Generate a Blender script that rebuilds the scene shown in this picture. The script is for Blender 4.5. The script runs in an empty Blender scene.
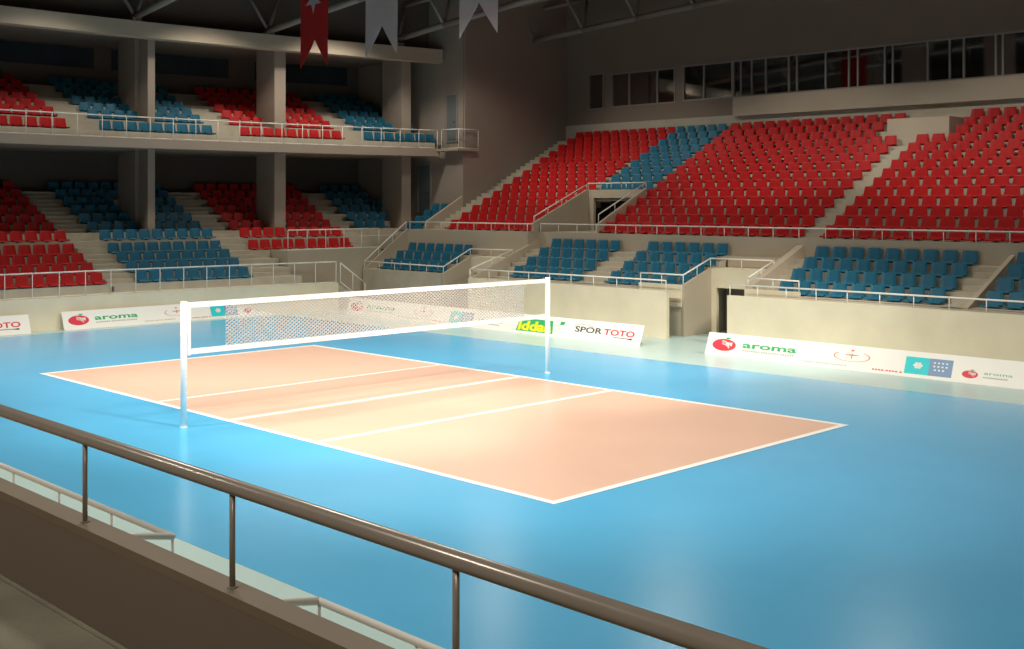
import bpy, math, random
from mathutils import Vector, Matrix
random.seed(4)
S = bpy.context.scene
COL = S.collection
R = math.radians

# ------------------------------------------------------------------ camera
F_PX, CX, CY, YAW = 1149.243, 430.5, 203.428, 0.825
CAM = (-17.715, -20.55, 4.549)
cd = bpy.data.cameras.new('camera')
cam = bpy.data.objects.new('camera', cd)
COL.objects.link(cam)
cd.sensor_fit = 'HORIZONTAL'
cd.sensor_width = 36.0
cd.lens = F_PX / 1024 * 36.0
cd.shift_x = (512 - CX) / 1024
cd.shift_y = -(324.5 - CY) / 1024
cd.clip_end = 400
cd.clip_start = 0.05
cam.location = CAM
cam.rotation_euler = (math.pi / 2, 0, YAW - math.pi / 2)
S.camera = cam

def px(P):
    d = (P[0] - CAM[0], P[1] - CAM[1], P[2] - CAM[2])
    c = d[0] * math.cos(YAW) + d[1] * math.sin(YAW)
    a = d[0] * math.sin(YAW) - d[1] * math.cos(YAW)
    return CX + F_PX * a / c, CY - F_PX * d[2] / c, c

# ------------------------------------------------------------------ materials
def mat(name, col, rough=0.6, metal=0.0, spec=0.5, noise=0.0, nscale=3.0, bump=0.0, bscale=60.0, col2=None):
    m = bpy.data.materials.new(name)
    m.use_nodes = True
    nt = m.node_tree
    b = nt.nodes['Principled BSDF']
    b.inputs['Roughness'].default_value = rough
    b.inputs['Metallic'].default_value = metal
    b.inputs['Specular IOR Level'].default_value = spec
    tc = nt.nodes.new('ShaderNodeTexCoord')
    nz = nt.nodes.new('ShaderNodeTexNoise')
    nz.inputs['Scale'].default_value = nscale
    nz.inputs['Detail'].default_value = 5
    nt.links.new(tc.outputs['Object'], nz.inputs['Vector'])
    rp = nt.nodes.new('ShaderNodeValToRGB')
    c2 = col2 or tuple(max(0, c * (1 - noise)) for c in col)
    rp.color_ramp.elements[0].position = 0.3
    rp.color_ramp.elements[1].position = 0.7
    rp.color_ramp.elements[0].color = (*c2, 1)
    rp.color_ramp.elements[1].color = (*col, 1)
    nt.links.new(nz.outputs['Fac'], rp.inputs['Fac'])
    nt.links.new(rp.outputs['Color'], b.inputs['Base Color'])
    if bump:
        n2 = nt.nodes.new('ShaderNodeTexNoise')
        n2.inputs['Scale'].default_value = bscale
        bm = nt.nodes.new('ShaderNodeBump')
        bm.inputs['Strength'].default_value = bump
        bm.inputs['Distance'].default_value = 0.01
        nt.links.new(tc.outputs['Object'], n2.inputs['Vector'])
        nt.links.new(n2.outputs['Fac'], bm.inputs['Height'])
        nt.links.new(bm.outputs['Normal'], b.inputs['Normal'])
    return m

M = {}
M['blue_floor'] = mat('blue_vinyl_floor', (0.10, 0.465, 0.80), 0.24, noise=0.05, nscale=0.6, spec=0.42)
M['peach'] = mat('peach_court_vinyl', (0.72, 0.475, 0.372), 0.34, noise=0.05, nscale=0.5, spec=0.35)
M['pale'] = mat('pale_mint_floor', (0.52, 0.71, 0.70), 0.30, noise=0.06, nscale=0.8)
M['line'] = mat('white_line_paint', (0.92, 0.91, 0.88), 0.35)
M['concrete'] = mat('cream_concrete', (0.84, 0.755, 0.575), 0.75, noise=0.10, nscale=1.2, bump=0.1, spec=0.25)
M['tread'] = mat('terrace_concrete', (0.56, 0.51, 0.41), 0.8, noise=0.14, nscale=1.6, bump=0.15, spec=0.2)
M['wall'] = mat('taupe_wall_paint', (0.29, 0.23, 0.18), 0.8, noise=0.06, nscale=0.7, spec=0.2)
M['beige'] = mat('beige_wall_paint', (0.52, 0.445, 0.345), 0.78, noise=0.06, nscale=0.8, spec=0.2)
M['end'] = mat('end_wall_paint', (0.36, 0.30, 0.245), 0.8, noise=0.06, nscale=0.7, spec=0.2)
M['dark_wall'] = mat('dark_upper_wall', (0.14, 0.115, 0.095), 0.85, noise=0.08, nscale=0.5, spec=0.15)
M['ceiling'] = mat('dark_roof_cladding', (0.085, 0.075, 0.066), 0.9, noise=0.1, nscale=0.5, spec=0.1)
M['column'] = mat('column_paint', (0.40, 0.32, 0.255), 0.75, noise=0.05, nscale=1.0, spec=0.2)
M['beam'] = mat('beam_paint', (0.50, 0.41, 0.31), 0.75, noise=0.06, nscale=0.8, spec=0.2)
M['red'] = mat('red_plastic', (0.51, 0.010, 0.011), 0.5, noise=0.08, nscale=4, spec=0.3)
M['blue'] = mat('blue_plastic', (0.014, 0.15, 0.25), 0.45, noise=0.08, nscale=4, spec=0.35)
M['bracket'] = mat('dark_bracket_metal', (0.05, 0.045, 0.04), 0.5, metal=0.4)
M['rail'] = mat('white_rail_paint', (0.92, 0.89, 0.82), 0.4, noise=0.03)
M['steel'] = mat('brushed_steel_rail', (0.40, 0.34, 0.285), 0.24, metal=0.15, noise=0.08, nscale=6)
M['white'] = mat('white_gloss_paint', (0.94, 0.93, 0.91), 0.35, noise=0.02)
M['board'] = mat('white_board_film', (0.90, 0.88, 0.83), 0.45, noise=0.02)
M['net'] = mat('net_cord', (0.58, 0.57, 0.54), 0.8)
M['brown'] = mat('brown_parapet_paint', (0.19, 0.14, 0.105), 0.7, noise=0.08, nscale=1.0)
M['cap'] = mat('parapet_cap_stone', (0.215, 0.16, 0.105), 0.6, noise=0.12, nscale=2.5)
M['walk'] = mat('grey_walkway_concrete', (0.30, 0.27, 0.20), 0.85, noise=0.35, nscale=2.2, bump=0.2)
M['truss'] = mat('truss_paint', (0.27, 0.235, 0.20), 0.55, noise=0.04)
M['flag_red'] = mat('red_banner_cloth', (0.42, 0.010, 0.008), 0.8, noise=0.06)
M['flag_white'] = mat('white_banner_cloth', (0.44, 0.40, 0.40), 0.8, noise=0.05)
M['flag_mark'] = mat('dark_banner_print', (0.12, 0.09, 0.09), 0.8)
M['frame'] = mat('window_frame_alu', (0.36, 0.33, 0.30), 0.5, metal=0.3)
M['dark'] = mat('dark_interior', (0.02, 0.018, 0.016), 0.9)
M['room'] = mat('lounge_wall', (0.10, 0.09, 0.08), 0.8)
M['panel'] = mat('dark_blue_panel', (0.035, 0.05, 0.065), 0.22, noise=0.3, nscale=0.5)
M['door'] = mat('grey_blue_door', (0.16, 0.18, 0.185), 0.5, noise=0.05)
M['outlet'] = mat('grey_socket_plastic', (0.10, 0.09, 0.07), 0.5)
M['p_red'] = mat('print_red', (0.72, 0.03, 0.06), 0.5)
M['p_green'] = mat('print_green', (0.02, 0.42, 0.14), 0.5)
M['p_cyan'] = mat('print_cyan', (0.01, 0.62, 0.68), 0.5)
M['p_slate'] = mat('print_slate_blue', (0.20, 0.32, 0.52), 0.5)
M['p_white'] = mat('print_white', (0.85, 0.85, 0.85), 0.5)
M['p_yellow'] = mat('print_yellow', (0.80, 0.80, 0.02), 0.5)
M['p_orange'] = mat('print_orange', (0.75, 0.27, 0.12), 0.5)
M['p_dark'] = mat('print_dark', (0.08, 0.08, 0.08), 0.5)
M['p_grey'] = mat('print_grey', (0.45, 0.47, 0.42), 0.5)

def glass():
    m = bpy.data.materials.new('tinted_window_glass')
    m.use_nodes = True
    nt = m.node_tree
    nt.nodes.remove(nt.nodes['Principled BSDF'])
    out = nt.nodes['Material Output']
    t = nt.nodes.new('ShaderNodeBsdfTransparent')
    t.inputs['Color'].default_value = (0.5, 0.5, 0.5, 1)
    g = nt.nodes.new('ShaderNodeBsdfGlossy')
    g.inputs['Roughness'].default_value = 0.04
    g.inputs['Color'].default_value = (0.85, 0.85, 0.85, 1)
    mx = nt.nodes.new('ShaderNodeMixShader')
    mx.inputs['Fac'].default_value = 0.32
    nt.links.new(t.outputs[0], mx.inputs[1])
    nt.links.new(g.outputs[0], mx.inputs[2])
    nt.links.new(mx.outputs[0], out.inputs['Surface'])
    return m
M['glass'] = glass()

# ------------------------------------------------------------------ mesh builder
class MB:
    def __init__(s):
        s.v = []; s.f = []; s.mi = []; s.cur = 0
    def add(s, vs, fs, T=None):
        o = len(s.v)
        for p in vs:
            s.v.append(tuple(T @ Vector(p)) if T is not None else tuple(p))
        for f in fs:
            s.f.append(tuple(i + o for i in f)); s.mi.append(s.cur)
        return s
    def box(s, x0, x1, y0, y1, z0, z1, T=None):
        vs = [(x, y, z) for z in (z0, z1) for y in (y0, y1) for x in (x0, x1)]
        return s.add(vs, [(0, 2, 3, 1), (4, 5, 7, 6), (0, 1, 5, 4), (2, 6, 7, 3), (0, 4, 6, 2), (1, 3, 7, 5)], T)
    def prism(s, pts, axis, a, b):
        """pts: 2-D outline; axis 'x': pts are (y,z); 'y': (x,z); 'z': (x,y); extruded a..b."""
        def mk(p, t):
            return (t, p[0], p[1]) if axis == 'x' else (p[0], t, p[1]) if axis == 'y' else (p[0], p[1], t)
        n = len(pts)
        vs = [mk(p, a) for p in pts] + [mk(p, b) for p in pts]
        fs = [tuple(range(n))[::-1], tuple(range(n, 2 * n))] + [(i, (i + 1) % n, n + (i + 1) % n, n + i) for i in range(n)]
        return s.add(vs, fs)
    def tube(s, p, q, r, n=8, caps=True):
        p = Vector(p); q = Vector(q); d = (q - p)
        if d.length < 1e-6: return s
        d.normalize()
        u = d.orthogonal().normalized(); w = d.cross(u)
        vs = []
        for c in (p, q):
            for i in range(n):
                a = 2 * math.pi * i / n
                vs.append(c + u * (r * math.cos(a)) + w * (r * math.sin(a)))
        fs = [(i, (i + 1) % n, n + (i + 1) % n, n + i) for i in range(n)]
        if caps: fs += [tuple(range(n))[::-1], tuple(range(n, 2 * n))]
        return s.add(vs, fs)
    def path(s, pts, r, n=8):
        for a, b in zip(pts, pts[1:]): s.tube(a, b, r, n)
        for p in pts[1:-1]: s.ball(p, r * 1.02, n)
        return s
    def ball(s, c, r, n=8):
        vs = []; fs = []; k = n // 2
        for i in range(1, k):
            t = math.pi * i / k
            for j in range(n):
                a = 2 * math.pi * j / n
                vs.append((c[0] + r * math.sin(t) * math.cos(a), c[1] + r * math.sin(t) * math.sin(a), c[2] + r * math.cos(t)))
        for i in range(k - 2):
            for j in range(n):
                fs.append((i * n + j, (i + 1) * n + j, (i + 1) * n + (j + 1) % n, i * n + (j + 1) % n))
        fs.append(tuple(range(n)))
        fs.append(tuple(range((k - 2) * n, (k - 1) * n))[::-1])
        return s.add(vs, fs)
    def ring(s, r0, r1, z0, z1, a0, a1, step=0.5):
        """part of an annulus around the curved stand's centre; angles in degrees from +Y towards +X"""
        n = max(1, int(math.ceil((a1 - a0) / step)))
        vs = []; fs = []
        for i in range(n + 1):
            a = a0 + (a1 - a0) * i / n
            for (r, z) in ((r0, z0), (r1, z0), (r1, z1), (r0, z1)):
                vs.append(pol(r, a, z))
        for i in range(n):
            o = 4 * i
            for k in range(4):
                fs.append((o + k, o + (k + 1) % 4, o + 4 + (k + 1) % 4, o + 4 + k))
        fs.append((3, 2, 1, 0)); o = 4 * n
        fs.append((o, o + 1, o + 2, o + 3))
        return s.add(vs, fs)
    def build(s, name, mats, parent=None, smooth=False):
        me = bpy.data.meshes.new(name)
        me.from_pydata(s.v, [], s.f)
        if not isinstance(mats, (list, tuple)): mats = [mats]
        for m in mats: me.materials.append(m)
        if len(mats) > 1: me.polygons.foreach_set('material_index', s.mi)
        if smooth: me.polygons.foreach_set('use_smooth', [True] * len(me.polygons))
        me.update()
        bm_fix(me)
        o = bpy.data.objects.new(name, me)
        COL.objects.link(o)
        if parent: o.parent = parent
        return o

import bmesh
def bm_fix(me):
    bm = bmesh.new(); bm.from_mesh(me)
    bmesh.ops.recalc_face_normals(bm, faces=bm.faces)
    bm.to_mesh(me); bm.free()

YC = -75.0
def amax(r): return math.degrees(math.asin(20.93 / r))
def pol(r, a, z):
    return (r * math.sin(R(a)), YC + r * math.cos(R(a)), z)

def tag(o, label=None, cat=None, group=None, kind=None):
    if label: o['label'] = label
    if cat: o['category'] = cat
    if group: o['group'] = group
    if kind: o['kind'] = kind
    return o
def empty(name, loc, label, cat, group=None, rz=0.0):
    o = bpy.data.objects.new(name, None)
    COL.objects.link(o)
    o.location = loc; o.rotation_euler = (0, 0, rz); o.empty_display_size = 0.2
    return tag(o, label, cat, group)
def local(o, root):
    """keep a mesh made in world coordinates where it is under a root that is only translated"""
    o.parent = root
    o.matrix_parent_inverse = Matrix.Translation(Vector(root.location)).inverted()
    return o
def struct(mb, name, m, label=None):
    o = mb.build(name, m)
    o['kind'] = 'structure'
    if label: o['label'] = label
    return o
B = lambda *a: MB().box(*a)

# ------------------------------------------------------------------ floor and court
struct(B(-32, 33, -32, 31, -0.3, 0.0), 'floor', M['pale'])
struct(B(-9.65, 9.72, -19, 18.02, 0.0005, 0.004), 'floor_blue', M['blue_floor'], 'glossy blue sports floor around the court')
court = struct(B(-4.5, 4.5, -9, 9, 0.0045, 0.007), 'floor_court', M['peach'], 'peach coloured volleyball court surface')
LZ0, LZ1, w = 0.0075, 0.0095, 0.07
for n, b in (('sideline', (-4.5 - w, -4.5 + w, -9 - w, 9 + w)), ('sideline', (4.5 - w, 4.5 + w, -9 - w, 9 + w)),
             ('end_line', (-4.5 + w, 4.5 - w, -9 - w, -9 + w)), ('end_line', (-4.5 + w, 4.5 - w, 9 - w, 9 + w)),
             ('attack_line', (-4.5 + w, 4.5 - w, -3.03 - w, -3.03 + w)), ('attack_line', (-4.5 + w, 4.5 - w, 3.03 - w, 3.03 + w)),
             ('centre_line', (-4.5 + w, 4.5 - w, -w, w))):
    B(b[0], b[1], b[2], b[3], LZ0, LZ1).build(n, M['line'], court)

# ------------------------------------------------------------------ shell of the hall
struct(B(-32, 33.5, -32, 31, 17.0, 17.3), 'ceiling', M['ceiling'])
struct(B(-32.3, -32, -32, 31, 0, 17), 'wall_rear_camera_side', M['dark_wall'])
struct(B(-32, 33.5, -32.3, -32, 0, 17), 'wall_near_end', M['dark_wall'])
# end wall (faces -Y) right of the curved stand, its return and the upper wall over the curved stand
wl = MB().box(20.95, 28.6, 19.0, 19.3, 0, 17)
wl.box(21.02, 21.5, 18.93, 19.0, 7.25, 17)
struct(wl, 'wall_far_end', M['end'], 'tall taupe end wall beside the red tier')
RX = 28.6
def win_wall(name, m, x0, x1, y0, y1, z0, z1, holes):
    """wall slab with rectangular holes (ya, yb, za, zb), holes sorted by y and not overlapping"""
    mb = MB(); y = y0
    for (a, b, c, d) in sorted(holes):
        if a > y: mb.box(x0, x1, y, a, z0, z1)
        mb.box(x0, x1, a, b, z0, c); mb.box(x0, x1, a, b, d, z1)
        y = b
    if y < y1: mb.box(x0, x1, y, y1, z0, z1)
    return struct(mb, name, m)
WIN = [(16.53, 17.52, 9.37, 11.22), (12.16, 16.02, 9.40, 11.12), (-15.5, 11.72, 9.44, 11.15)]
win_wall('wall_right', M['wall'], RX, RX + 0.25, -32, 19.3, 7.0, 17, WIN)
# dark rooms behind the rear glazing
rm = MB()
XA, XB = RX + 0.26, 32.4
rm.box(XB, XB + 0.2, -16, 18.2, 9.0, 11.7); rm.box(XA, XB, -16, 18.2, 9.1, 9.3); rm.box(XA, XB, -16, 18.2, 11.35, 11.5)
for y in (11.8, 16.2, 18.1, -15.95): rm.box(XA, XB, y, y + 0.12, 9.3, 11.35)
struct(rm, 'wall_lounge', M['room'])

def window(n, y0, y1, z0, z1, mull, label, rail=True):
    w_ = empty('window_%d' % n, (RX, (y0 + y1) / 2, z0), label, 'window'); w_['kind'] = 'structure'
    fr = MB(); t = 0.07
    for a, b in ((y0, y0 + t), (y1 - t, y1)): fr.box(RX - 0.05, RX + 0.09, a, b, z0, z1)
    fr.box(RX - 0.05, RX + 0.09, y0 + t, y1 - t, z0, z0 + t); fr.box(RX - 0.05, RX + 0.09, y0 + t, y1 - t, z1 - t, z1)
    local(fr.build('window_frame', M['frame']), w_)
    for m_ in mull:
        local(B(RX - 0.04, RX + 0.08, m_ - 0.035, m_ + 0.035, z0 + t, z1 - t).build('mullion', M['frame']), w_)
    ed = [y0 + t] + sorted(mull) + [y1 - t]
    for a, b in zip(ed, ed[1:]):
        local(B(RX + 0.02, RX + 0.03, a + 0.03, b - 0.03, z0 + t, z1 - t).build('window_pane', M['glass']), w_)
window(1, 16.53, 17.52, 9.37, 11.22, [], 'narrow dark window nearest the far end wall')
window(2, 12.16, 16.02, 9.40, 11.12, [13.22, 14.92], 'three-pane dark window above the red tier')
window(3, 8.98, 11.72, 9.44, 11.15, [10.55], 'two-pane window next to the balcony reflecting the hall')
window(4, -15.5, 8.98, 9.44, 11.15, [8.56, 7.99, 7.27, 6.13, 5.74, 4.37, 3.31, 2.91, 1.73, 1.39, -0.06, -0.94, -1.49, -2.71, -2.97, -4.4, -5.8, -7.2, -8.6, -10.0, -11.4, -12.8, -14.1],
       'long lounge glazing with thin mullions over the concrete balcony')
struct(B(28.08, RX, -16, 8.67, 8.53, 9.40), 'trim_balcony', M['beige'], 'pale concrete balcony front below the lounge glazing')
struct(B(28.5, RX - 0.002, -16, 19.0, 7.0, 8.62), 'trim_rear', M['tread'], 'pale concrete upstand behind the top red row')
# pale piers and a few furnishings seen through the glazing
for y in (6.4, 2.1, -1.2):
    struct(B(28.95, 29.2, y - 0.3, y + 0.3, 9.3, 11.35), 'column', M['column'])

# ------------------------------------------------------------------ right-hand stand
YEND = -16.0
P = 0.76
struct(B(14.3, 14.45, 2.42, 11.9, 0, 1.6), 'wall_podium_far', M['concrete'], 'cream podium wall between the two tunnels')
struct(B(14.3, 14.45, YEND, 0.08, 0, 1.6), 'wall_podium_near', M['concrete'], 'cream podium wall right of the nearer tunnel')
def blue_terrace(name, y0, y1, rows, back):
    mb = MB()
    for r in range(rows):
        x0 = 15.3 if r == 0 else 15.66 + P * r
        x1 = 15.66 + P * (r + 1)
        mb.box(x0, x1, y0, y1, 0, 1.6 + 0.35 * r)
    return struct(mb, name, M['tread'])
blue_terrace('terrace_floor_corner', 14.5, 19.6, 3, 17.94)
t2 = MB()
for r in range(4):
    x0 = 15.3 if r == 0 else 15.66 + P * r
    t2.box(x0, 15.66 + P * (r + 1), 2.5, 11.95, 0, 1.6 + 0.35 * r)
t2.box(14.452, 15.3, 4.32, 11.94, 1.3, 1.58)
struct(t2, 'terrace_floor_middle', M['tread'])
struct(B(14.452, 15.255, YEND, -1.92, 1.3, 1.58), 'terrace_floor_walkway', M['tread'])
blue_terrace('terrace_floor_near', YEND, -0.2, 4, 18.7)
# half-height aisle steps
def steps(name, y0, y1, rows):
    mb = MB()
    for r in range(1, rows):
        x = 15.66 + P * r
        mb.box(x - 0.36, x, y0, y1, 1.6 + 0.35 * (r - 1), 1.6 + 0.35 * (r - 1) + 0.175)
    mb.box(15.3 + 0.0, 15.3 + 0.01, y0, y1, 1.3, 1.6)
    return struct(mb, name, M['tread'])
steps('steps_floor', 6.3, 7.45, 4); steps('steps_floor', 11.1, 11.9, 4); steps('steps_floor', 2.52, 2.66, 4)
steps('steps_floor', -0.72, -0.22, 4); steps('steps_floor', -6.9, -6.3, 4)
# tunnel (vomitory) walls
def sloped(y0, y1, x0, x1, z0, z1, zb=0.0):
    return MB().prism([(x0, zb), (x1, zb), (x1, z1), (x0, z0)], 'y', y0, y1)
struct(sloped(2.40, 2.52, 15.3, 16.92, 1.76, 2.27), 'wall_tunnel_side', M['beige'])
struct(sloped(14.40, 14.52, 15.3, 16.92, 1.60, 2.27), 'wall_tunnel_side', M['beige'])
struct(sloped(-0.22, 0.05, 15.3, 18.7, 1.87, 3.15), 'wall_tunnel_side', M['beige'])
struct(sloped(11.95, 12.08, 14.45, 18.7, 1.55, 3.1), 'wall_tunnel_side', M['beige'])
struct(sloped(-7.12, -6.98, 15.2, 18.7, 1.62, 3.05, 1.5), 'wall_block_side', M['beige'])
struct(sloped(19.6, 19.72, 15.3, 17.94, 1.60, 3.38), 'wall_corner_side', M['beige'])
def tunnel_back(y0, y1, oy0, oy1, end, x=16.92):
    mb = MB()
    mb.box(x, x + 0.15, y0, oy0, 0, 2.27); mb.box(x, x + 0.15, oy1, y1, 0, 2.27); mb.box(x, x + 0.15, oy0, oy1, 1.6, 2.27)
    mb.box(x + 0.15, 17.935, y0, y1, 2.1, 2.27)
    struct(mb, 'wall_tunnel_back', M['concrete'])
    if end: struct(B(17.945, 18.57, y0, y1, 0, 2.65), 'wall_tunnel_end', M['beige'])
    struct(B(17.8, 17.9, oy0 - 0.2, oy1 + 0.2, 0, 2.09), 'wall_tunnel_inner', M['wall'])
tunnel_back(0.05, 2.40, 0.9, 2.2, True)
tunnel_back(12.08, 14.40, 12.9, 14.2, False)
for y0, y1 in ((2.52, 4.2),):
    struct(B(15.1, 15.3, y0, y1, 1.02, 1.10), 'trim_step', M['tread']); struct(B(15.18, 15.3, y0, y1, 1.22, 1.30), 'trim_step', M['tread'])
# low walls round the tunnel stairs
struct(B(15.26, 15.36, 2.5, 4.3, 1.0, 1.76), 'wall_stair_guard', M['concrete'])
struct(B(15.26, 15.36, -1.9, 0.05, 1.0, 1.76), 'wall_stair_guard', M['concrete'])
# back wall of the low blue tiers = front of the red platform
rw = MB()
rw.box(18.58, 18.7, YEND, 12.05, 0, 3.35)
rw.box(17.94, 18.7, 12.05, 19.58, 0, 3.35)
struct(rw, 'wall_red_platform', M['beige'])
# red terrace
rt = MB()
PR, RR = 0.70, 0.341
for k in range(14):
    x0 = 18.702 + PR * k; x1 = x0 + PR; z = 3.35 + RR * k; zb = z - 0.7 if k else 2.4
    rt.box(x0, x1, 12.16, 18.998, zb, z); rt.box(x0, x1, YEND, 8.92, zb, z)
    if k >= 4: rt.box(max(x0, 22.06), x1, 8.92, 12.16, z - 0.06 if k == 4 else z - 0.37 if k == 5 else zb, z)
rt.box(18.702, 22.0, 8.92, 12.16, 3.1, 3.35)
struct(rt, 'terrace_floor_red', M['tread'])
for y0, y1 in ((-0.66, -0.02), (18.0, 18.99)):
    mb = MB()
    for k in range(1, 14 if y1 > 5 else 11):
        x = 18.7 + PR * k
        mb.box(x - 0.34, x, y0, y1, 3.35 + RR * (k - 1), 3.35 + RR * (k - 1) + 0.17)
    struct(mb, 'steps_floor', M['tread'])
struct(sloped(12.04, 12.155, 18.3, 21.95, 3.72, 5.2, 3.2), 'wall_tunnel_side', M['beige'])
struct(sloped(8.925, 9.04, 18.75, 21.95, 3.72, 5.2, 3.2), 'wall_tunnel_side', M['beige'])
mb = MB().box(21.9, 22.05, 11.75, 12.05, 3.35, 5.15); mb.box(21.9, 22.05, 9.03, 9.3, 3.35, 5.15); mb.box(21.9, 22.05, 9.3, 11.75, 4.79, 5.15)
struct(mb, 'wall_tunnel_back', M['beige'])
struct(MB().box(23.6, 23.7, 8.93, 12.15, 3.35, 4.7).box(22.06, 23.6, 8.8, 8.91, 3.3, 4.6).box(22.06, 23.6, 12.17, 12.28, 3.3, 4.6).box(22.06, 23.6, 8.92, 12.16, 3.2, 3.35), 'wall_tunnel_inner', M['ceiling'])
# concrete box over the upper entrance
struct(B(26.405, 28.49, -1.84, 0.59, 6.2, 7.88), 'wall_entrance_box', M['beige'], 'plain concrete box among the top red rows')
# sloped parapet closing the red tier towards the curved stand
struct(sloped(19.002, 19.15, 18.6, 20.95, 3.70, 4.90, 3.2), 'wall_tier_side', M['beige'])
# return wall with doors at the end of the curved stand
struct(MB().box(20.95, 21.2, 19.3, 30.0, 0, 17), 'wall_return', M['end'])
def door(n, y0, y1, z0, z1, label):
    d = empty('door_%d' % n, (20.95, (y0 + y1) / 2, z0), label, 'door'); d['kind'] = 'structure'
    fr = MB()
    fr.box(20.87, 20.95, y0 - 0.07, y0, z0, z1 + 0.07); fr.box(20.87, 20.95, y1, y1 + 0.07, z0, z1 + 0.07); fr.box(20.87, 20.95, y0, y1, z1, z1 + 0.07)
    local(fr.build('door_frame', M['frame']), d)
    lf = local(B(20.90, 20.945, y0, y1, z0, z1).build('door_leaf', M['door']), d)
    local(MB().tube((20.85, y0 + 0.1, z0 + 1.0), (20.85, y0 + 0.22, z0 + 1.0), 0.015).tube((20.85, y0 + 0.1, z0 + 1.0), (20.91, y0 + 0.1, z0 + 1.0), 0.012).build('door_handle', M['bracket']), d)
door(1, 19.4, 20.05, 7.5, 9.8, 'grey door on the upper balcony by the corner pilaster')
door(2, 21.3, 22.15, 4.1, 6.45, 'grey door under the upper balcony')

# ------------------------------------------------------------------ curved stand (far left)
A0 = -4.0
pf = MB().ring(94.0, 94.36, 0, 1.16, A0, 7.75)
struct(pf, 'terrace_floor_front', M['concrete'], 'front ledge of the curved stand')
lt = MB()
lower = []
for k in range(4):
    r0 = 94.35 + 0.83 * k; z = 1.5 + 0.338 * k
    lower.append((r0, z))
    if k < 3: lt.ring(r0, r0 + 0.84, 0 if k == 0 else z - 0.5, z, A0, (6.79, 6.73, 6.68)[k])
    else: lt.ring(r0, 97.65, z - 0.5, z, A0, 6.7); lt.prism([(11.24, 19.90), (16.4, 19.90)] + [pol(97.66, a_, 0)[:2] for a_ in (10.0, 9.0, 8.0, 7.2, 6.7)], 'z', 0.0, z)
lower.append((97.64, 3.02)); lt.ring(97.64, 98.85, 2.4, 3.02, A0, 12.1)
for j in range(6):
    r0 = 98.81 + 0.83 * j; z = 3.34 + 0.344 * j
    lower.append((r0, z)); lt.ring(r0, 104.0 if j == 5 else r0 + 0.84, z - 0.6, z, A0, amax(104.0 if j == 5 else r0 + 0.84))
struct(lt, 'terrace_floor_curved', M['tread'])
struct(MB().box(11.2, 16.42, 19.76, 19.89, 0, 2.515).box(16.41, 16.55, 19.89, 21.0, 0, 2.515), 'wall_mid_platform', M['beige'])
mb = MB()
for k in range(6): mb.ring(94.1, 95.19, 0, 1.16 - 0.17 * (k + 1) , 7.75 + 0.19 * k, 7.94 + 0.19 * k)
struct(mb, 'steps_floor', M['tread'])
# upper tier
us = MB().ring(97.3, 104, 6.83, 7.2, A0, amax(104)).ring(97.3, 99.5, 6.83, 7.2, amax(104), amax(99.5))
struct(us, 'slab_floor_upper', M['column'], 'slab edge of the upper balcony')
struct(MB().box(20.3, 21.75, 18.68, 18.92, 7.08, 7.16).box(20.3, 20.94, 18.92, 20.2, 7.08, 7.16), 'trim_balcony_end', M['beam'])
ut = MB()
upper = [(97.64, 7.5)]
ut.ring(97.64, 98.85, 7.15, 7.5, A0, 12.1)
for j in range(6):
    r0 = 98.81 + 0.83 * j; z = 8.04 + 0.337 * j
    upper.append((r0, z)); ut.ring(r0, 104.0 if j == 5 else r0 + 0.84, z - 0.6, z, A0, amax(104.0 if j == 5 else r0 + 0.84))
struct(ut, 'terrace_floor_upper', M['tread'])
def astep(rows, a0, a1):
    mb = MB()
    for (r0, z0), (r1, z1) in zip(rows, rows[1:]):
        mb.ring(r1 - 0.38, r1, z0, (z0 + z1) / 2, a0, a1)
    struct(mb, 'steps_floor', M['tread'])
for a0, a1 in ((1.68, 2.36), (5.36, 6.12)):
    astep(lower, a0, a1); astep(upper, a0, a1)
astep(lower[3:], 9.27, 9.85); astep(upper, 9.27, 9.85)
# beam, soffit, back wall and columns
struct(MB().ring(97.5, 98.1, 11.42, 12.06, A0, amax(98.1)), 'beam_front', M['beam'], 'lit curved fascia beam over the upper balcony')
struct(MB().ring(98.1, 104.3, 11.72, 11.9, A0, amax(104.3)).ring(98.1, 101, 11.72, 11.9, amax(104.3), amax(101)), 'ceiling_balcony', M['wall'])
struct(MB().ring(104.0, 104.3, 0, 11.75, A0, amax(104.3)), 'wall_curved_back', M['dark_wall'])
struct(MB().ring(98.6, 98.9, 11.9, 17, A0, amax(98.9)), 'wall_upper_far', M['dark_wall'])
struct(B(-7.6, -7.2, 19.2, 30, 0, 17), 'wall_curved_end', M['wall'])
for a, b in ((-3.5, 3.72), (4.2, 7.5), (8.3, 11.2)):
    p = MB().ring(103.94, 103.99, 10.75, 11.66, a, b).build('wall_panel', M['panel']); p['kind'] = 'structure'
def column(a0, a1, r0, r1, extra=None):
    mb = MB().ring(r0, r1, 0, 11.75, a0, a1)
    if extra: mb.ring(*extra)
    struct(mb, 'column', M['column'])
column(3.78, 3.97, 98.5, 99.26)
column(3.73, 3.97, 99.56, 101.3, (99.26, 99.56, 0, 11.75, 3.84, 3.97))
column(7.33, 7.66, 98.5, 100.3)
column(11.3, 11.6, 98.5, 100.45)
# stepped corner with a few blue seats beside the red tier
cr = MB()
for k in range(4): cr.box(18.2 + 0.56 * k, 18.2 + 0.56 * (k + 1) if k < 3 else 20.93, 19.32, 20.6, 2.6, 3.2 + 0.30 * k)
struct(cr, 'terrace_floor_small', M['tread'])

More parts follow.
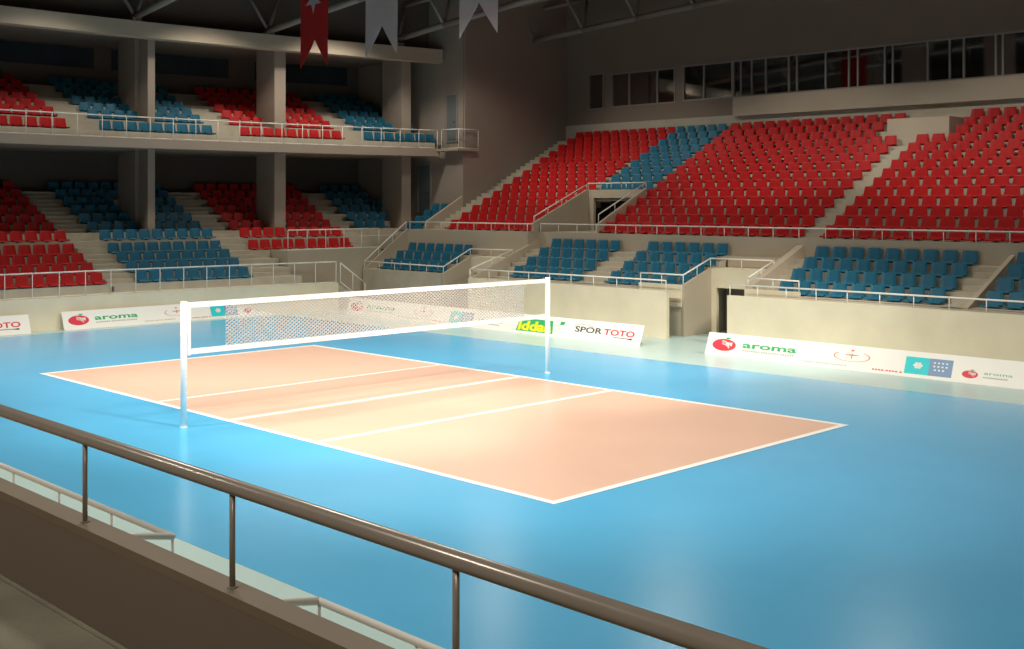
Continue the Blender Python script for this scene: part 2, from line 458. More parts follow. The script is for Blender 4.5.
# ------------------------------------------------------------------ seats
def seat_meshes(colour):
    # local: sitter faces -X; y is width; origin on the tread under the pan
    pan = MB()
    hw0, hw1 = 0.255, 0.262
    prof = [(-0.20, 0.035), (-0.215, 0.06), (-0.19, 0.09), (-0.05, 0.075), (0.12, 0.07), (0.20, 0.10), (0.205, 0.05), (0.12, 0.025), (-0.05, 0.03)]
    n = len(prof)
    ys = (-1.0, -0.88, 0.88, 1.0)
    vs = []
    for y in ys:
        for (x, z) in prof:
            e = 1.0 if abs(y) < 1 else 0.8
            lift = 0.02 if abs(y) == 1 else 0.0
            vs.append((x * e, y * (hw1 if x < 0 else hw0), z + lift))
    fs = []
    for i in range(len(ys) - 1):
        for k in range(n):
            fs.append((i * n + k, i * n + (k + 1) % n, (i + 1) * n + (k + 1) % n, (i + 1) * n + k))
    fs.append(tuple(range(n))[::-1]); fs.append(tuple(range(3 * n, 4 * n)))
    pan.add(vs, fs)
    pan.cur = 1
    pan.box(-0.06, 0.16, -0.03, 0.03, 0.0, 0.035)
    pan.box(-0.10, 0.19, -0.09, 0.09, 0.0, 0.012)
    mp = pan.build('seat_pan', [colour, M['bracket']])
    back = MB()
    rows_ = [(0.06, 0.165, 0.252), (0.15, 0.185, 0.252), (0.30, 0.21, 0.238), (0.42, 0.232, 0.222), (0.447, 0.245, 0.208)]
    vs = []; fs = []
    for (z, x, hw) in rows_:
        for (dx, sgn) in ((0, 1), (0.028, 1)):
            for t in (-1, -0.6, 0.6, 1):
                curve = -0.022 if abs(t) == 1 else 0.0
                vs.append((x + dx + curve, t * hw, z))
    m8 = 8
    for i in range(len(rows_) - 1):
        a = i * m8; b = a + m8
        for k in range(3):
            fs.append((a + k, a + k + 1, b + k + 1, b + k)); fs.append((a + 4 + k, b + 4 + k, b + 5 + k, a + 5 + k))
        fs.append((a, b, b + 4, a + 4)); fs.append((a + 3, a + 7, b + 7, b + 3))
    fs.append((0, 4, 5, 6, 7, 3, 2, 1)); o = (len(rows_) - 1) * m8
    fs.append((o, o + 1, o + 2, o + 3, o + 7, o + 6, o + 5, o + 4))
    back.add(vs, fs)
    mb_ = back.build('backrest', colour)
    return mp, mb_
ORD = ['zeroth', 'first', 'second', 'third', 'fourth', 'fifth', 'sixth', 'seventh', 'eighth', 'ninth', 'tenth', 'eleventh', 'twelfth', 'thirteenth',
       'fourteenth', 'fifteenth', 'sixteenth', 'seventeenth', 'eighteenth', 'nineteenth', 'twentieth']
def od(n): return ORD[n] if n <= 20 else '%dth' % n
seats = []      # (colour, x, y, z, rotation, label, group)
def seat(c, x, y, z, rz, label, group):
    q = px((x, y, z + 0.25))
    if -95 < q[0] < 1110 and q[2] > 0: seats.append((q[2] if -8 < q[0] < 1032 else q[2] + 1000, c, x, y, z, rz, label, group))
# low blue tier on the right
def cluster(y_first, n, rows, who, group, skip=()):
    for r in range(rows):
        for i in range(n):
            if (r, i) in skip: continue
            seat('blue', 15.66 + P * r + 0.22, y_first - 0.61 * i, 1.6 + 0.35 * r, 0,
                 'blue seat, %s row up, %s from far end, %s' % (od(r + 1), od(i + 1), who), group)
cluster(10.83, 6, 4, 'lower cluster by the farther tunnel', 'blue seats of the lower cluster by the farther tunnel')
cluster(5.95, 6, 4, 'lower cluster by the nearer tunnel', 'blue seats of the lower cluster by the nearer tunnel')
cluster(-1.0, 9, 4, 'lower block right of the nearer tunnel', 'blue seats of the lower block right of the nearer tunnel')
cluster(-7.5, 8, 4, 'lower block at photo edge', 'blue seats of the lower block at the edge')
cluster(18.9, 7, 3, 'small three-row corner block', 'blue seats of the small corner block')
# red tier
for k in range(14):
    x = 18.7 + PR * k + 0.22; z = 3.35 + RR * k
    rr = od(k + 1)
    nl, y0l, dl = (11, 17.84, 0.567) if k >= 9 else (10, 17.70, 0.583)
    for i in range(nl):
        seat('red', x, y0l - dl * i, z, 0, 'red seat, %s row up, %s from the end wall, rear tier' % (rr, od(i + 1)), 'red seats between the end wall and the blue stripe')
    if k >= 5:
        for i in range(5):
            seat('blue', x, 11.63 - 0.575 * i, z, 0, 'blue seat, stripe above the red-tier tunnel, %s row up, %s from far side' % (rr, od(i + 1)), 'blue stripe in the red tier')
    for i in range(15):
        y = 8.63 - 0.594 * i
        if (k in (11, 12) and y < 1.0) or (k == 13 and y < 0.85): continue
        seat('red', x, y, z, 0, 'red seat, %s row up, %s left of the tier stairs' % (rr, od(15 - i)), 'red seats between the blue stripe and the tier stairs')
    for i in range(22):
        y = -0.95 - 0.606 * i
        if k >= 11 and y > -2.0: continue
        seat('red', x, y, z, 0, 'red seat, %s row up, %s right of the tier stairs' % (rr, od(i + 1)), 'red seats right of the tier stairs')
for k in range(4):
    for i in range(2):
        seat('blue', 18.2 + 0.56 * k + 0.26, 19.66 + 0.6 * i, 3.2 + 0.30 * k, 0, 'blue seat, %s step up, %s from the sloping parapet, dark corner' % (od(k + 1), od(i + 1)), 'blue seats by the sloping parapet')
# curved stand
COLS = [(3.73, 3.97, 98.5, 101.3), (7.33, 7.66, 98.5, 100.3), (11.3, 11.6, 98.5, 100.45)]
def arcseats(c, rows, lvl, a_first, n, d, who, group, skip=None, base=1):
    for k, (r0, z) in enumerate(rows):
        for i in range(n):
            if skip and skip(k, i): continue
            a = a_first + d * i + (0.03 * (r0 - 97.64) if a_first > 6 and r0 > 97.64 else 0)
            if (r0 + 0.24) * math.sin(R(a)) > 20.62: continue
            if any(c0 - 0.03 < a < c1 + 0.03 and q0 - 0.55 < r0 + 0.24 < q1 + 0.3 for c0, c1, q0, q1 in COLS): continue
            p = pol(r0 + 0.24, a, z)
            seat(c, p[0], p[1], p[2], math.pi / 2 - R(a), '%s seat, %s row of %s tier, %s from aisle, %s' % (c, od(k + base), lvl, od(i + 1), who), group)
arcseats('red', lower, 'lower', 1.45, 12, -0.345, 'leftmost red wedge', 'red seats of the leftmost wedge below')
arcseats('red', upper, 'upper', 1.45, 12, -0.345, 'leftmost red wedge', 'red seats of the leftmost wedge above')
arcseats('blue', lower, 'lower', 2.56, 9, 0.338, 'wide blue wedge', 'blue seats of the wide wedge below')
arcseats('blue', upper, 'upper', 2.56, 9, 0.338, 'wide blue wedge', 'blue seats of the wide wedge above')
arcseats('red', lower[3:], 'lower', 6.33, 9, 0.343, 'red wedge over the ledge', 'red seats of the wedge over the ledge', base=4)
arcseats('red', upper, 'upper', 6.33, 9, 0.343, 'middle red wedge', 'red seats of the middle wedge above')
arcseats('blue', lower[5:], 'lower', 10.12, 7, 0.345, 'dark blue corner wedge', 'blue seats of the corner wedge below', skip=lambda k, i: i > 2 + k, base=6)
arcseats('blue', upper, 'upper', 10.08, 8, 0.335, 'blue corner wedge', 'blue seats of the corner wedge above')

def place_seats(colour, name, m, stuff_label):
    mine = sorted([s for s in seats if s[1] == colour], key=lambda s: s[0])
    pan, back = seat_meshes(m)
    near, rest = mine[:300], mine[300:]
    for n_, (dd, c, x, y, z, rz, label, group) in enumerate(near):
        o = bpy.data.objects.new(name, None)
        COL.objects.link(o)
        o.location = (x, y, z + 0.002); o.rotation_euler = (0, 0, rz); o.empty_display_size = 0.1
        tag(o, label, 'seat', group)
        if n_ == 0:
            pan.parent = o; back.parent = o
        else:
            for src in (pan, back):
                k = src.copy(); COL.objects.link(k); k.parent = o
    if rest:
        mb = MB()
        for (dd, c, x, y, z, rz, label, group) in rest:
            T = Matrix.Translation((x, y, z + 0.002)) @ Matrix.Rotation(rz, 4, 'Z')
            for src in (pan, back):
                me = src.data
                o_ = len(mb.v)
                mb.v += [tuple(T @ v.co) for v in me.vertices]
                for p in me.polygons:
                    mb.f.append(tuple(i + o_ for i in p.vertices)); mb.mi.append(p.material_index)
        o = mb.build(name + '_mass', [m, M['bracket']])
        tag(o, stuff_label, 'seats', None, 'stuff')
place_seats('red', 'red_stadium_seat', M['red'], 'remaining red seats of the distant rows and of the curved stand')
place_seats('blue', 'blue_stadium_seat', M['blue'], 'remaining blue seats in the dark far end of the hall')

# ------------------------------------------------------------------ white railings
def railing(name, pts, drop, label, group=None, r=0.026, pr_=0.016, sp=1.0, bottom=None, m=None, cat='railing', ends=True):
    """pts: top-rail points; drop: post length (number or one per point)"""
    m = m or M['rail']
    if not isinstance(drop, (list, tuple)): drop = [drop] * len(pts)
    b0 = pts[0]
    root = empty(name, (b0[0], b0[1], b0[2] - drop[0]), label, cat, group)
    local(MB().path(pts, r, 10).build('handrail', m, smooth=True), root)
    for j, (a, b) in enumerate(zip(pts, pts[1:])):
        L = math.dist(a[:2], b[:2]); n = max(1, round(L / sp))
        for i in range(n + (1 if j == len(pts) - 2 else 0)):
            t = i / n
            p = [a[k] + (b[k] - a[k]) * t for k in range(3)]
            d = drop[j] + (drop[j + 1] - drop[j]) * t
            local(MB().tube((p[0], p[1], p[2] - d + 0.002), (p[0], p[1], p[2] - r * 0.5), pr_, 8).build('post', m, smooth=True), root)
    if bottom:
        q = [(p[0], p[1], p[2] - d + bottom) for p, d in zip(pts, drop)]
        local(MB().path(q, r * 0.7, 8).build('bottom_rail', m, smooth=True), root)
    return root
railing('white_railing', [(14.375, 2.5, 1.95), (14.375, 11.86, 1.95)], 0.35, 'long white railing on the podium wall between the two tunnels')
railing('white_railing', [(14.375, 0.02, 1.95), (14.375, YEND + .1, 1.95)], 0.35, 'white railing on the podium wall right of the nearer tunnel')
railing('white_railing', [(15.31, 4.25, 2.1), (15.31, 2.46, 2.1), (16.95, 2.46, 2.62), (16.99, 0.0, 2.62), (15.31, -0.05, 2.12), (15.31, -1.87, 2.1)],
        [0.34, 0.34, 0.35, 0.35, 0.25, 0.34], 'white railing framing the nearer tunnel opening')
railing('white_railing', [(17.88, 19.66, 3.69), (15.36, 19.66, 1.94), (15.36, 14.46, 1.90), (16.95, 14.46, 2.60), (16.99, 12.02, 2.62), (14.5, 12.02, 1.93)],
        [0.35, 0.30, 0.3, 0.34, 0.1, 0.36], 'white railing round the small corner block and farther tunnel')
railing('white_railing', [(17.98, 19.5, 3.69), (17.98, 12.1, 3.69), (18.62, 12.1, 3.69)], 0.34, 'white railing in front of the red block by the end wall')
railing('white_railing', [(18.64, 11.95, 3.69), (18.64, YEND + .1, 3.69)], 0.34, 'long white railing along the front of the red tier')
railing('white_railing', [(18.4, 12.11, 4.0), (21.97, 12.11, 5.43), (21.97, 8.97, 5.43), (18.8, 8.97, 4.1)], [0.23, 0.22, 0.22, 0.35], 'white railing around the tunnel opening in the red tier')
def arcrail(name, rr, a0, a1, z, h, label, step=0.6, **kw):
    n = max(1, round((a1 - a0) / step))
    pts = [pol(rr, a0 + (a1 - a0) * i / n, z) for i in range(n + 1)]
    return railing(name, pts, h, label, sp=5.0, bottom=0.04, **kw)
rl = arcrail('white_railing', 94.06, -3.9, 7.7, 2.06, 0.9, 'white railing along the front ledge of the curved stand')
arcrail('white_railing', 97.4, -3.8, 12.1, 8.1, 0.9, 'white railing on the edge of the upper balcony')
railing('white_railing', [(20.38, 19.9, 8.10), (20.38, 18.72, 8.10), (21.7, 18.72, 8.10)], 0.94, 'short railing where the upper balcony meets the end wall', bottom=0.04)
railing('white_railing', [(11.25, 19.82, 3.40), (16.35, 19.82, 3.40)], 0.88, 'white railing on the ledge under the middle red wedge', sp=1.05, bottom=0.04)
e = pol(94.06, 7.75, 0)
railing('white_railing', [(e[0] + 0.15, e[1], 2.0), (e[0] + 1.55, e[1] + 0.05, 1.08)], 0.85, 'short sloping stair railing at the end of the ledge', sp=0.75, bottom=0.04)

# socket on the stand riser
p = pol(94.335, 1.7, 1.33)
o = MB().box(-0.07, 0.07, -0.03, 0.0, -0.09, 0.09).box(-0.045, 0.045, -0.036, -0.03, -0.06, 0.06).build('wall_socket', M['outlet'])
o.location = p; o.rotation_euler = (0, 0, -R(1.7))
tag(o, 'small grey socket box on the front riser of the curved stand', 'socket')

# ------------------------------------------------------------------ net
for sx, lab in ((-1, 'white net post in front of the near sideline'), (1, 'white net post beyond the far sideline')):
    root = empty('net_post', (sx * 5.555, 0, 0.004), lab, 'net post', 'net posts')
    local(MB().tube((sx * 5.555, 0, 0.004), (sx * 5.555, 0, 2.53), 0.068, 16).build('pole', M['white'], smooth=True), root)
    local(MB().tube((sx * 5.555, 0, 2.53), (sx * 5.555, 0, 2.56), 0.072, 16).build('pole_cap', M['white']), root)
    local(MB().tube((sx * 5.555, 0, 0.004), (sx * 5.555, 0, 0.02), 0.078, 16).build('floor_collar', M['white']), root)
    wb = MB().box(sx * 5.465 - 0.035, sx * 5.465 + 0.035, -0.07, -0.03, 1.46, 2.5)
    local(wb.build('side_strap', M['white']), root)
net = empty('volleyball_net', (0, 0, 1.5), 'white volleyball net stretched across the court between two posts', 'net')
local(B(-5.485, 5.485, -0.02, 0.02, 2.42, 2.53).build('top_tape', M['white']), net)
local(B(-5.485, 5.485, -0.02, 0.02, 1.47, 1.58).build('bottom_tape', M['white']), net)
nm = MB()
zx0, zx1, zz0, zz1 = -4.56, 4.62, 1.58, 2.42
dx, sl = 0.115, 0.092 / 0.135
def strand(x0, sgn):
    # line z = zz0 + sgn*sl*(x-x0), clipped to the panel
    pts = []
    xa = x0; xb = x0 + sgn * (zz1 - zz0) / sl
    za, zb = zz0, zz1
    lo, hi = zx0, zx1
    def clip(xq): return zz0 + (xq - x0) * sgn * sl
    A_, B_ = (xa, za), (xb, zb)
    if max(xa, xb) <= lo or min(xa, xb) >= hi: return
    if A_[0] < lo: A_ = (lo, clip(lo))
    if A_[0] > hi: A_ = (hi, clip(hi))
    if B_[0] < lo: B_ = (lo, clip(lo))
    if B_[0] > hi: B_ = (hi, clip(hi))
    nm.tube((A_[0], 0.004 * sgn, A_[1]), (B_[0], 0.004 * sgn, B_[1]), 0.0105, 4, caps=False)
x = zx0 - 1.4
while x < zx1 + 1.4:
    strand(x, 1); strand(x, -1); x += dx
o = local(nm.build('netting', M['net']), net); o['kind'] = 'stuff'

# ------------------------------------------------------------------ advertising boards
def txt(body, size, m, name, sx=1.0, bold=0.0, shear=0.0):
    c = bpy.data.curves.new('t', 'FONT')
    c.body = body; c.size = size; c.align_x = 'LEFT'; c.offset = bold; c.shear = shear; c.extrude = 0.0015; c.resolution_u = 3
    ob = bpy.data.objects.new('t', c)
    me = bpy.data.meshes.new_from_object(ob)
    bpy.data.objects.remove(ob); bpy.data.curves.remove(c)
    xs = [v.co.x for v in me.vertices]; x0, x1 = min(xs), max(xs)
    for v in me.vertices: v.co.x = (v.co.x - x0) * sx
    me.materials.clear(); me.materials.append(m); me.name = name
    o = bpy.data.objects.new(name, me); COL.objects.link(o)
    return o, (x1 - x0) * sx
def disc(mb, cx, cy, rx, ry, z=0.002, n=28, inner=0.0, a0=0.0, a1=360.0):
    full = abs(a1 - a0) >= 360
    pts = [(cx + rx * math.cos(R(a0 + (a1 - a0) * i / n)), cy + ry * math.sin(R(a0 + (a1 - a0) * i / n))) for i in range(n if full else n + 1)]
    if inner:
        q = [(cx + rx * inner * math.cos(R(a0 + (a1 - a0) * i / n)), cy + ry * inner * math.sin(R(a0 + (a1 - a0) * i / n))) for i in range(n if full else n + 1)]
        k = len(pts)
        vs = [(p[0], p[1], z) for p in pts] + [(p[0], p[1], z) for p in q]
        mb.add(vs, [(i, (i + 1) % k, k + (i + 1) % k, k + i) for i in range(k if full else k - 1)])
    else:
        mb.add([(p[0], p[1], z) for p in pts], [tuple(range(len(pts)))])
    return mb
def rect(mb, x0, x1, y0, y1, z=0.002, sk=0.0):
    return mb.add([(x0, y0, z), (x1, y0, z), (x1 + sk, y1, z), (x0 + sk, y1, z)], [(0, 1, 2, 3)])
BH = 0.70       # panel length up its slope
def board(origin, rz, length, off, label, group):
    """origin: bottom left corner as read; panel leans back; off: where the print pattern starts"""
    root = empty('advertising_board', origin, label, 'board', group, rz)
    T = Matrix.Rotation(math.pi / 2 - 0.39, 4, 'X')
    pn = MB().box(0, length, 0, BH, -0.03, 0.0)
    o = pn.build('board_panel', M['board'], root); o.matrix_local = T
    dp = 0.28
    lg = MB()
    lg.prism([(0.06, 0.0), (0.55, 0.0), (0.30, 0.60)], 'x', 0.3, 0.34); lg.prism([(0.06, 0.0), (0.55, 0.0), (0.30, 0.60)], 'x', length - 0.34, length - 0.3)
    lg.build('board_stand', M['frame'], root)
    def put(ob, u, v, n=0.002):
        ob.parent = root
        ob.matrix_local = T @ Matrix.Translation((u, v, n))
        return ob
    def pb(name, mb, m, u, v, n=0.0):
        if off + 0 + u > -50 and -off + u >= -0.2 and u - off < length + 0.2:
            put(mb.build(name, m), u - off, v, n)
    def pt(name, body, size, m, u, v, width, bold=0.0, shear=0.0):
        if u - off < -0.3 or u - off + width > length + 0.05: return
        ob, wd = txt(body, size, m, name, 1.0, bold, shear)
        for q in ob.data.vertices: q.co.x *= width / wd
        put(ob, u - off, v)
    def comb(n, wd, gap, h, brk):
        # a row of illegible small print: tiny blocks standing on one thin baseline
        top = []; q = 0.0
        for k in range(n):
            top += [(q, 0.004), (q, h), (q + wd, h), (q + wd, 0.004)]; q += wd + (gap if k % brk != brk - 1 else gap * 2.5)
        pts = [(0, 0)] + [(q, 0)] + [(q, 0.004)] + top[::-1]
        return MB().add([(a, b, 0.002) for a, b in pts], [tuple(range(len(pts)))])
    def ball(u, v, rx, ry):
        pb('logo_ball', disc(MB(), 0, 0, rx, ry), M['p_red'], u, v, 0.001)
        st = MB()
        for k, (cy_, r_) in enumerate(((-0.9, 1.05), (-0.5, 1.02), (-0.2, 1.02))):
            disc(st, -0.45 * rx, cy_ * ry * 0.8, rx * r_ * 0.95, ry * r_ * 0.95, 0.0, 14, 0.90, 15, 75)
        disc(st, 0.35 * rx, 0.25 * ry, rx * 0.22, ry * 0.25, 0.0, 12)
        rect(st, 0.55 * rx, 0.68 * rx, -0.1 * ry, 0.5 * ry, 0.0)
        pb('logo_stripes', st, M['p_white'], u, v, 0.004)
        pb('logo_leaf', disc(MB(), 0, 0, rx * 0.2, ry * 0.14).add([(0, 0, 0.002), (rx * 0.25, ry * 0.15, 0.002), (rx * 0.3, ry * 0.05, 0.002)], [(0, 1, 2)]), M['p_green'], u + rx * 0.25, v + ry * 1.15, 0.001)
    ball(0.60, 0.34, 0.40, 0.185)
    pt('lettering_aroma', 'aroma', 0.26, M['p_green'], 1.22, 0.315, 1.75, 0.006)
    pb('lettering_tagline', comb(22, 0.05, 0.023, 0.05, 8), M['p_grey'], 1.25, 0.20)
    rg = MB(); disc(rg, 0, 0, 0.53, 0.15, 0.002, 30, 0.92, 140, 410); disc(rg, 0.0, 0.17, 0.05, 0.03); disc(rg, 0.0, 0.04, 0.20, 0.02); rect(rg, -0.02, 0.02, -0.06, 0.08)
    pb('logo_ring', rg, M['p_orange'], 4.62, 0.385)
    pb('lettering_print', comb(19, 0.045, 0.02, 0.035, 6), M['p_grey'], 3.2, 0.10)
    pb('lettering_red_print', comb(9, 0.06, 0.025, 0.035, 4), M['p_red'], 5.25, 0.085)
    pb('cyan_square', rect(MB(), 0, 0.63, 0.0, 0.46), M['p_cyan'], 6.12, 0.09, 0.001)
    fl = MB()
    for k in range(6): disc(fl, 0.085 * math.cos(R(60 * k)), 0.06 * math.sin(R(60 * k)), 0.042, 0.034, 0.002, 10)
    disc(fl, 0, 0, 0.06, 0.05, 0.002, 10)
    pb('flower_mark', fl, M['p_white'], 6.46, 0.33, 0.003)
    pb('slate_square', rect(MB(), 0, 0.60, 0.0, 0.46), M['p_slate'], 6.75, 0.09, 0.001)
    dt = MB()
    for r_ in range(3):
        for c_ in range(4 if r_ < 2 else 3): rect(dt, c_ * 0.105 + (0.03 if r_ == 2 else 0), c_ * 0.105 + 0.05 + (0.03 if r_ == 2 else 0), -r_ * 0.095, -r_ * 0.095 + 0.042)
    pb('slate_marks', dt, M['p_white'], 6.86, 0.42, 0.003)
    ball(7.80, 0.24, 0.20, 0.10)
    pt('lettering_aroma', 'aroma', 0.11, M['p_green'], 8.14, 0.27, 0.68, 0.0)
    pb('lettering_tagline', rect(MB(), 0, 0.6, 0, 0.03), M['p_grey'], 8.12, 0.18)
    if off + length > 11:
        gp = MB().add([(0, 0, 0.001), (1.72, 0, 0.001), (1.62, 0.46, 0.001), (0.55, 0.46, 0.001), (0.08, 0.36, 0.001)], [(0, 1, 2, 3, 4)])
        pb('green_panel', gp, M['p_green'], 9.55, 0.09)
        pt('lettering_iddaa', 'iddaa', 0.46, M['p_yellow'], 9.63, 0.14, 1.55, 0.02)
        gr = MB().add([(0, 0, 0.002), (0.18, 0.02, 0.002), (0.22, 0.12, 0.002), (0.02, 0.13, 0.002)], [(0, 1, 2, 3)])
        pb('green_mark', gr, M['p_green'], 11.5, 0.43)
        sp = disc(MB(), 0, 0, 0.12, 0.12, 0.001, 24, 0.85)
        pb('print_ring', sp, M['p_grey'], 11.38, 0.30)
        pt('lettering_spor', 'SPOR', 0.27, M['p_dark'], 12.2, 0.27, 1.15, 0.006)
        pt('lettering_toto', 'TOTO', 0.27, M['p_red'], 13.42, 0.27, 1.25, 0.006)
        pb('lettering_swoosh', disc(MB(), 0, 0, 0.42, 0.10, 0.002, 20, 0.9, 20, 165), M['p_red'], 12.55, 0.44)
        pb('lettering_underline', rect(MB(), 0, 0.75, 0, 0.022).add([(0.5, 0, 0.002), (0.75, -0.03, 0.002), (0.75, 0.04, 0.002)], [(0, 1, 2)]), M['p_dark'], 13.85, 0.19)
G = 'white advertising boards around the court'
board((11.93, -0.66, 0.004), -math.pi / 2, 15.0, 0.0, 'white sloping board right of the gap, in front of the nearer tunnel', G)
board((11.93, 16.72, 0.004), -math.pi / 2, 14.95, 0.0, 'white sloping board behind the net ending with red TOTO lettering', G)
board((0.55, 18.50, 0.004), 0.0, 9.15, 0.0, 'white sloping board in front of the curved stand, behind the near net post', G)
board((-15.69, 18.46, 0.004), 0.0, 15.0, 0.0, 'white sloping board cut off by the left picture edge', G)

# ------------------------------------------------------------------ hanging banners
def banner(y0, y1, zb, ztip, m, name, label, emblem):
    BX = 8.0
    root = empty(name, (BX, (y0 + y1) / 2, zb), label, 'banner')
    top = 14.2; h = 0.006
    ym = (y0 + y1) / 2
    mb = MB(); n = 10
    vs = []; fs = []
    # cloth as vertical strips with a slight ripple, given thickness; swallow-tail lower edge
    for sgn in (-1, 1):
        for i in range(n + 1):
            t = i / n; y = y0 + (y1 - y0) * t
            lo = zb + (ztip - zb) * (1 - abs(2 * t - 1))
            for z in (lo, (lo + top) / 2, top):
                xx = BX + 0.03 * math.sin(t * 7.0 + z * 0.5) + sgn * h
                vs.append((xx, y, z))
    q = (n + 1) * 3
    for sgn, o in ((-1, 0), (1, q)):
        for i in range(n):
            for k in range(2):
                a = o + i * 3 + k
                fs.append((a, a + 3, a + 4, a + 1) if sgn > 0 else (a, a + 1, a + 4, a + 3))
    for i in range(n):
        fs.append((i * 3, (i + 1) * 3, q + (i + 1) * 3, q + i * 3))
    for k in range(2):
        fs.append((k, k + 1, q + k + 1, q + k)); a = n * 3 + k; fs.append((a, a + 1, q + a + 1, q + a))
    mb.add(vs, fs)
    local(mb.build('banner_cloth', m), root)
    local(MB().tube((BX, y0 - 0.08, top), (BX, y1 + 0.08, top), 0.03).build('banner_rod', M['truss']), root)
    local(MB().tube((BX, ym, top), (BX, ym, 17.0), 0.008).build('banner_cord', M['truss']), root)
    if emblem == 'star':
        em = MB(); cy, cz = ym + 0.0, 12.07
        pts = []
        for k in range(10):
            r_ = 0.50 if k % 2 == 0 else 0.19
            a = R(-90 + 36 * k); pts.append((BX - 0.055, cy + r_ * math.cos(a), cz + r_ * math.sin(a)))
        pts2 = [(BX - 0.045, p[1], p[2]) for p in pts]
        em.add(pts + pts2, [tuple(range(10)), tuple(range(10, 20))] + [(i, (i + 1) % 10, 10 + (i + 1) % 10, 10 + i) for i in range(10)])
        local(em.build('banner_star', M['flag_white']), root)
    elif emblem == 'marks':
        for y in (ym + 0.40, ym + 0.02):
            em = MB().prism([(y - 0.12, 12.15), (y + 0.12, 12.15), (y + 0.07, 11.92), (y, 11.82), (y - 0.07, 11.92)], 'x', BX - 0.055, BX - 0.045)
            local(em.build('banner_mark', M['flag_mark']), root)
banner(14.45, 12.80, 9.59, 10.62, M['flag_red'], 'red_banner', 'red swallowtail banner with a white star hanging from the roof', 'star')
banner(10.62, 8.94, 9.64, 10.70, M['flag_white'], 'white_banner', 'white swallowtail banner hanging next to the red banner', 'marks')
banner(5.89, 4.20, 9.83, 10.90, M['flag_white'], 'white_banner', 'white swallowtail banner hanging farthest from the red banner', None)

# ------------------------------------------------------------------ roof trusses
def truss(x, ya, z0, s, label):
    root = empty('roof_truss', (x, ya, z0), label, 'truss', 'tubular roof trusses')
    def zc(y):
        d = ya - y
        return z0 + s * d * (1 - d / 90.0)
    ys = [ya - 3.2 * i for i in range(16)]
    bc = [(x, y, zc(y)) for y in ys]
    local(MB().path(bc, 0.15, 10).build('bottom_chord', M['truss'], smooth=True), root)
    for sx in (-0.85, 0.85):
        tc = [(x + sx, ya + 0.9, zc(ya) + 1.7)] + [(x + sx, y - 1.6, zc(y - 1.6) + 1.7) for y in ys]
        local(MB().path(tc, 0.09, 8).build('top_chord', M['truss'], smooth=True), root)
        for i, b in enumerate(bc[:12]):
            for dy in (0.45,):
                t_ = (x + sx, b[1] + dy, zc(b[1] + dy) + 1.7)
                local(MB().tube(b, t_, 0.08, 8).build('web_brace', M['truss'], smooth=True), root)
    return root
truss(5.55, 22.64, 12.28, 0.125, 'tubular roof truss landing on the beam above the leftmost column')
truss(11.79, 22.05, 12.25, 0.100, 'tubular roof truss landing on the beam beside the red banner')
truss(18.62, 21.05, 12.46, 0.100, 'tubular roof truss landing on the beam beside the white banner')
truss(25.95, 18.9, 12.84, 0.066, 'tubular roof truss meeting the end wall above the red tier')
for x_, y_, z_ in ((5.55, 22.64, 12.02), (11.79, 22.05, 12.02), (18.62, 21.05, 12.05)):
    struct(B(x_ - 0.2, x_ + 0.2, y_ - 0.2, y_ + 0.2, z_, z_ + 0.2), 'trim_bearing', M['truss'])

# ------------------------------------------------------------------ camera-side gallery
struct(B(-15.375, -15.27, -32, 10, 0, 3.06), 'wall_gallery', M['brown'], 'brown gallery wall in front of the camera')
struct(B(-15.376, -15.262, -32, 10, 3.06, 3.10), 'trim_gallery', M['cap'], 'flat cap on the gallery wall')
struct(B(-22, -15.375, -32, 10, 2.45, 2.67), 'floor_gallery', M['walk'])
struct(MB().box(-15.40, -15.376, -32, 10, 2.67, 2.68), 'baseboard_gallery', M['walk'])
g = empty('gallery_railing', (-15.320, -16.82, 3.10), 'thick dark steel railing on the brown gallery wall, closest to the camera', 'railing')
local(MB().tube((-15.320, -26, 3.480), (-15.320, -5.0, 3.480), 0.030, 20).build('handrail', M['steel'], smooth=True), g)
for k in range(-7, 10):
    y = -16.855 + 1.215 * k
    if y > -5.2 or y < -25: continue
    local(MB().tube((-15.320, y, 3.10), (-15.320, y, 3.48), 0.0115, 10).build('post', M['steel'], smooth=True), g)
    local(MB().tube((-15.320, y, 3.10), (-15.320, y, 3.105), 0.021, 12).build('post_base', M['steel']), g)
# lower tier and podium wall below the gallery
cs = MB()
cs.box(-13.1, -12.98, -12.5, 8, 0, 1.6); cs.box(-13.1, -12.98, -32, -14.52, 0, 1.6)
struct(cs, 'wall_podium_camera_side', M['concrete'])
cl = MB()
for (a, b) in ((-12.5, 8), (-32, -14.52)):
    for k in range(3): cl.box(-13.1 - 0.76 * (k + 1) if k < 2 else -15.26, -13.1 - 0.76 * k, a, b, 0, 1.45 + 0.3 * k - 0.3)
struct(cl, 'terrace_floor_camera_side', M['tread'])
railing('white_railing', [(-13.8, -12.58, 2.09), (-13.10, -12.58, 1.945), (-13.10, 7.5, 1.945)], [0.42, 0.35, 0.35], 'pale railing below the gallery, left of the stair gap', r=0.026, pr_=0.011, m=M['rail'])
railing('white_railing', [(-13.8, -14.47, 2.06), (-13.10, -14.47, 1.92), (-13.10, -26, 1.92)], [0.42, 0.35, 0.35], 'pale railing below the gallery, right of the stair gap', r=0.026, pr_=0.011, m=M['rail'])

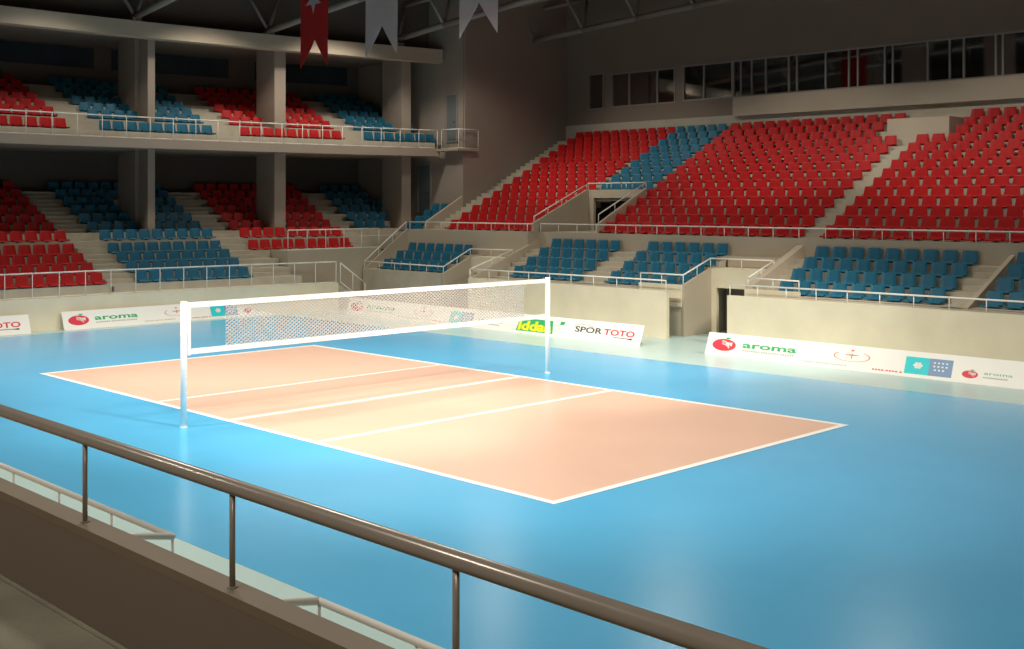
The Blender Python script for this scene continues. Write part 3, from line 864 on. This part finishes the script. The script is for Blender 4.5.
# ------------------------------------------------------------------ light
def spot(x, y, z, e, size=125, blend=0.9, rad=0.35, col=(1.0, 0.925, 0.80), tx=0, ty=0, dz=6):
    l = bpy.data.lights.new('flood_or_fill', 'SPOT')
    l.energy = e; l.spot_size = R(size); l.spot_blend = blend; l.shadow_soft_size = rad; l.color = col
    o = bpy.data.objects.new('flood_or_fill', l); COL.objects.link(o)
    o.location = (x, y, z)
    d = Vector((tx, ty, -dz)) if (tx or ty) else Vector((0, 0, -1))
    o.rotation_euler = d.to_track_quat('-Z', 'Y').to_euler()
    return o
# main floodlights over the court: the cone edges leave the upper and rear parts of the hall in shade
for x in (-9, -3, 3):
    for y in (-9, -2, 5):
        half = min(math.degrees(math.atan((17 - x) / 11.0)) + 2, math.degrees(math.atan((22.3 - y) / 10.6)) - 0.5)
        spot(x, y, 13.5, {-9: 1050, -2: 900, 5: 1000}[y], 2 * half, 0.2, 0.9)
# added fill lamps, no known fixtures, aimed from the camera side across the court
for y in (-6, 2, 10):
    spot(-13, y, 12.8, 6000, 64, 0.85, 0.6, tx=15.5, ty=0.001, dz=14)
for x in (-3, 5, 12):  # unseen fill added at the near end to brighten the curved stand's front ledge
    spot(x, -13, 12.8, 5600, 48, 0.6, 0.6, tx=0.001, ty=17.5, dz=14.2)
for x, y, e_ in [(-4.5, 19.3, 340), (1.5, 19.3, 370), (8.2, 19.0, 640), (14.2, 18.4, 820)]:
    spot(x, y, 13.5, e_, 128, 0.3)
for y in (-12, -4, 4, 13):
    spot(16.9, y, 12.9, 850, 64, 0.7, tx=8.5, ty=0.001, dz=7)
    spot(16.9, y, 12.9, 480, 152, 0.3, 0.6)
for y in (-24, -15, -6):  # weak fill added above the gallery in place of ambient light
    spot(-21, y, 11.5, 800, 150, 0.5)
wd = bpy.data.worlds.new('world'); S.world = wd
wd.use_nodes = True
wd.node_tree.nodes['Background'].inputs['Color'].default_value = (0.9, 0.85, 0.8, 1)
wd.node_tree.nodes['Background'].inputs['Strength'].default_value = 0.02

S.view_settings.view_transform = 'Standard'
S.view_settings.look = 'None'
S.view_settings.gamma = 1.0
S.view_settings.use_curve_mapping = False
S.view_settings.exposure = 0.32
try:
    S.cycles.use_denoising = True
    S.cycles.max_bounces = 6
    S.cycles.sample_clamp_indirect = 8
except Exception:
    pass
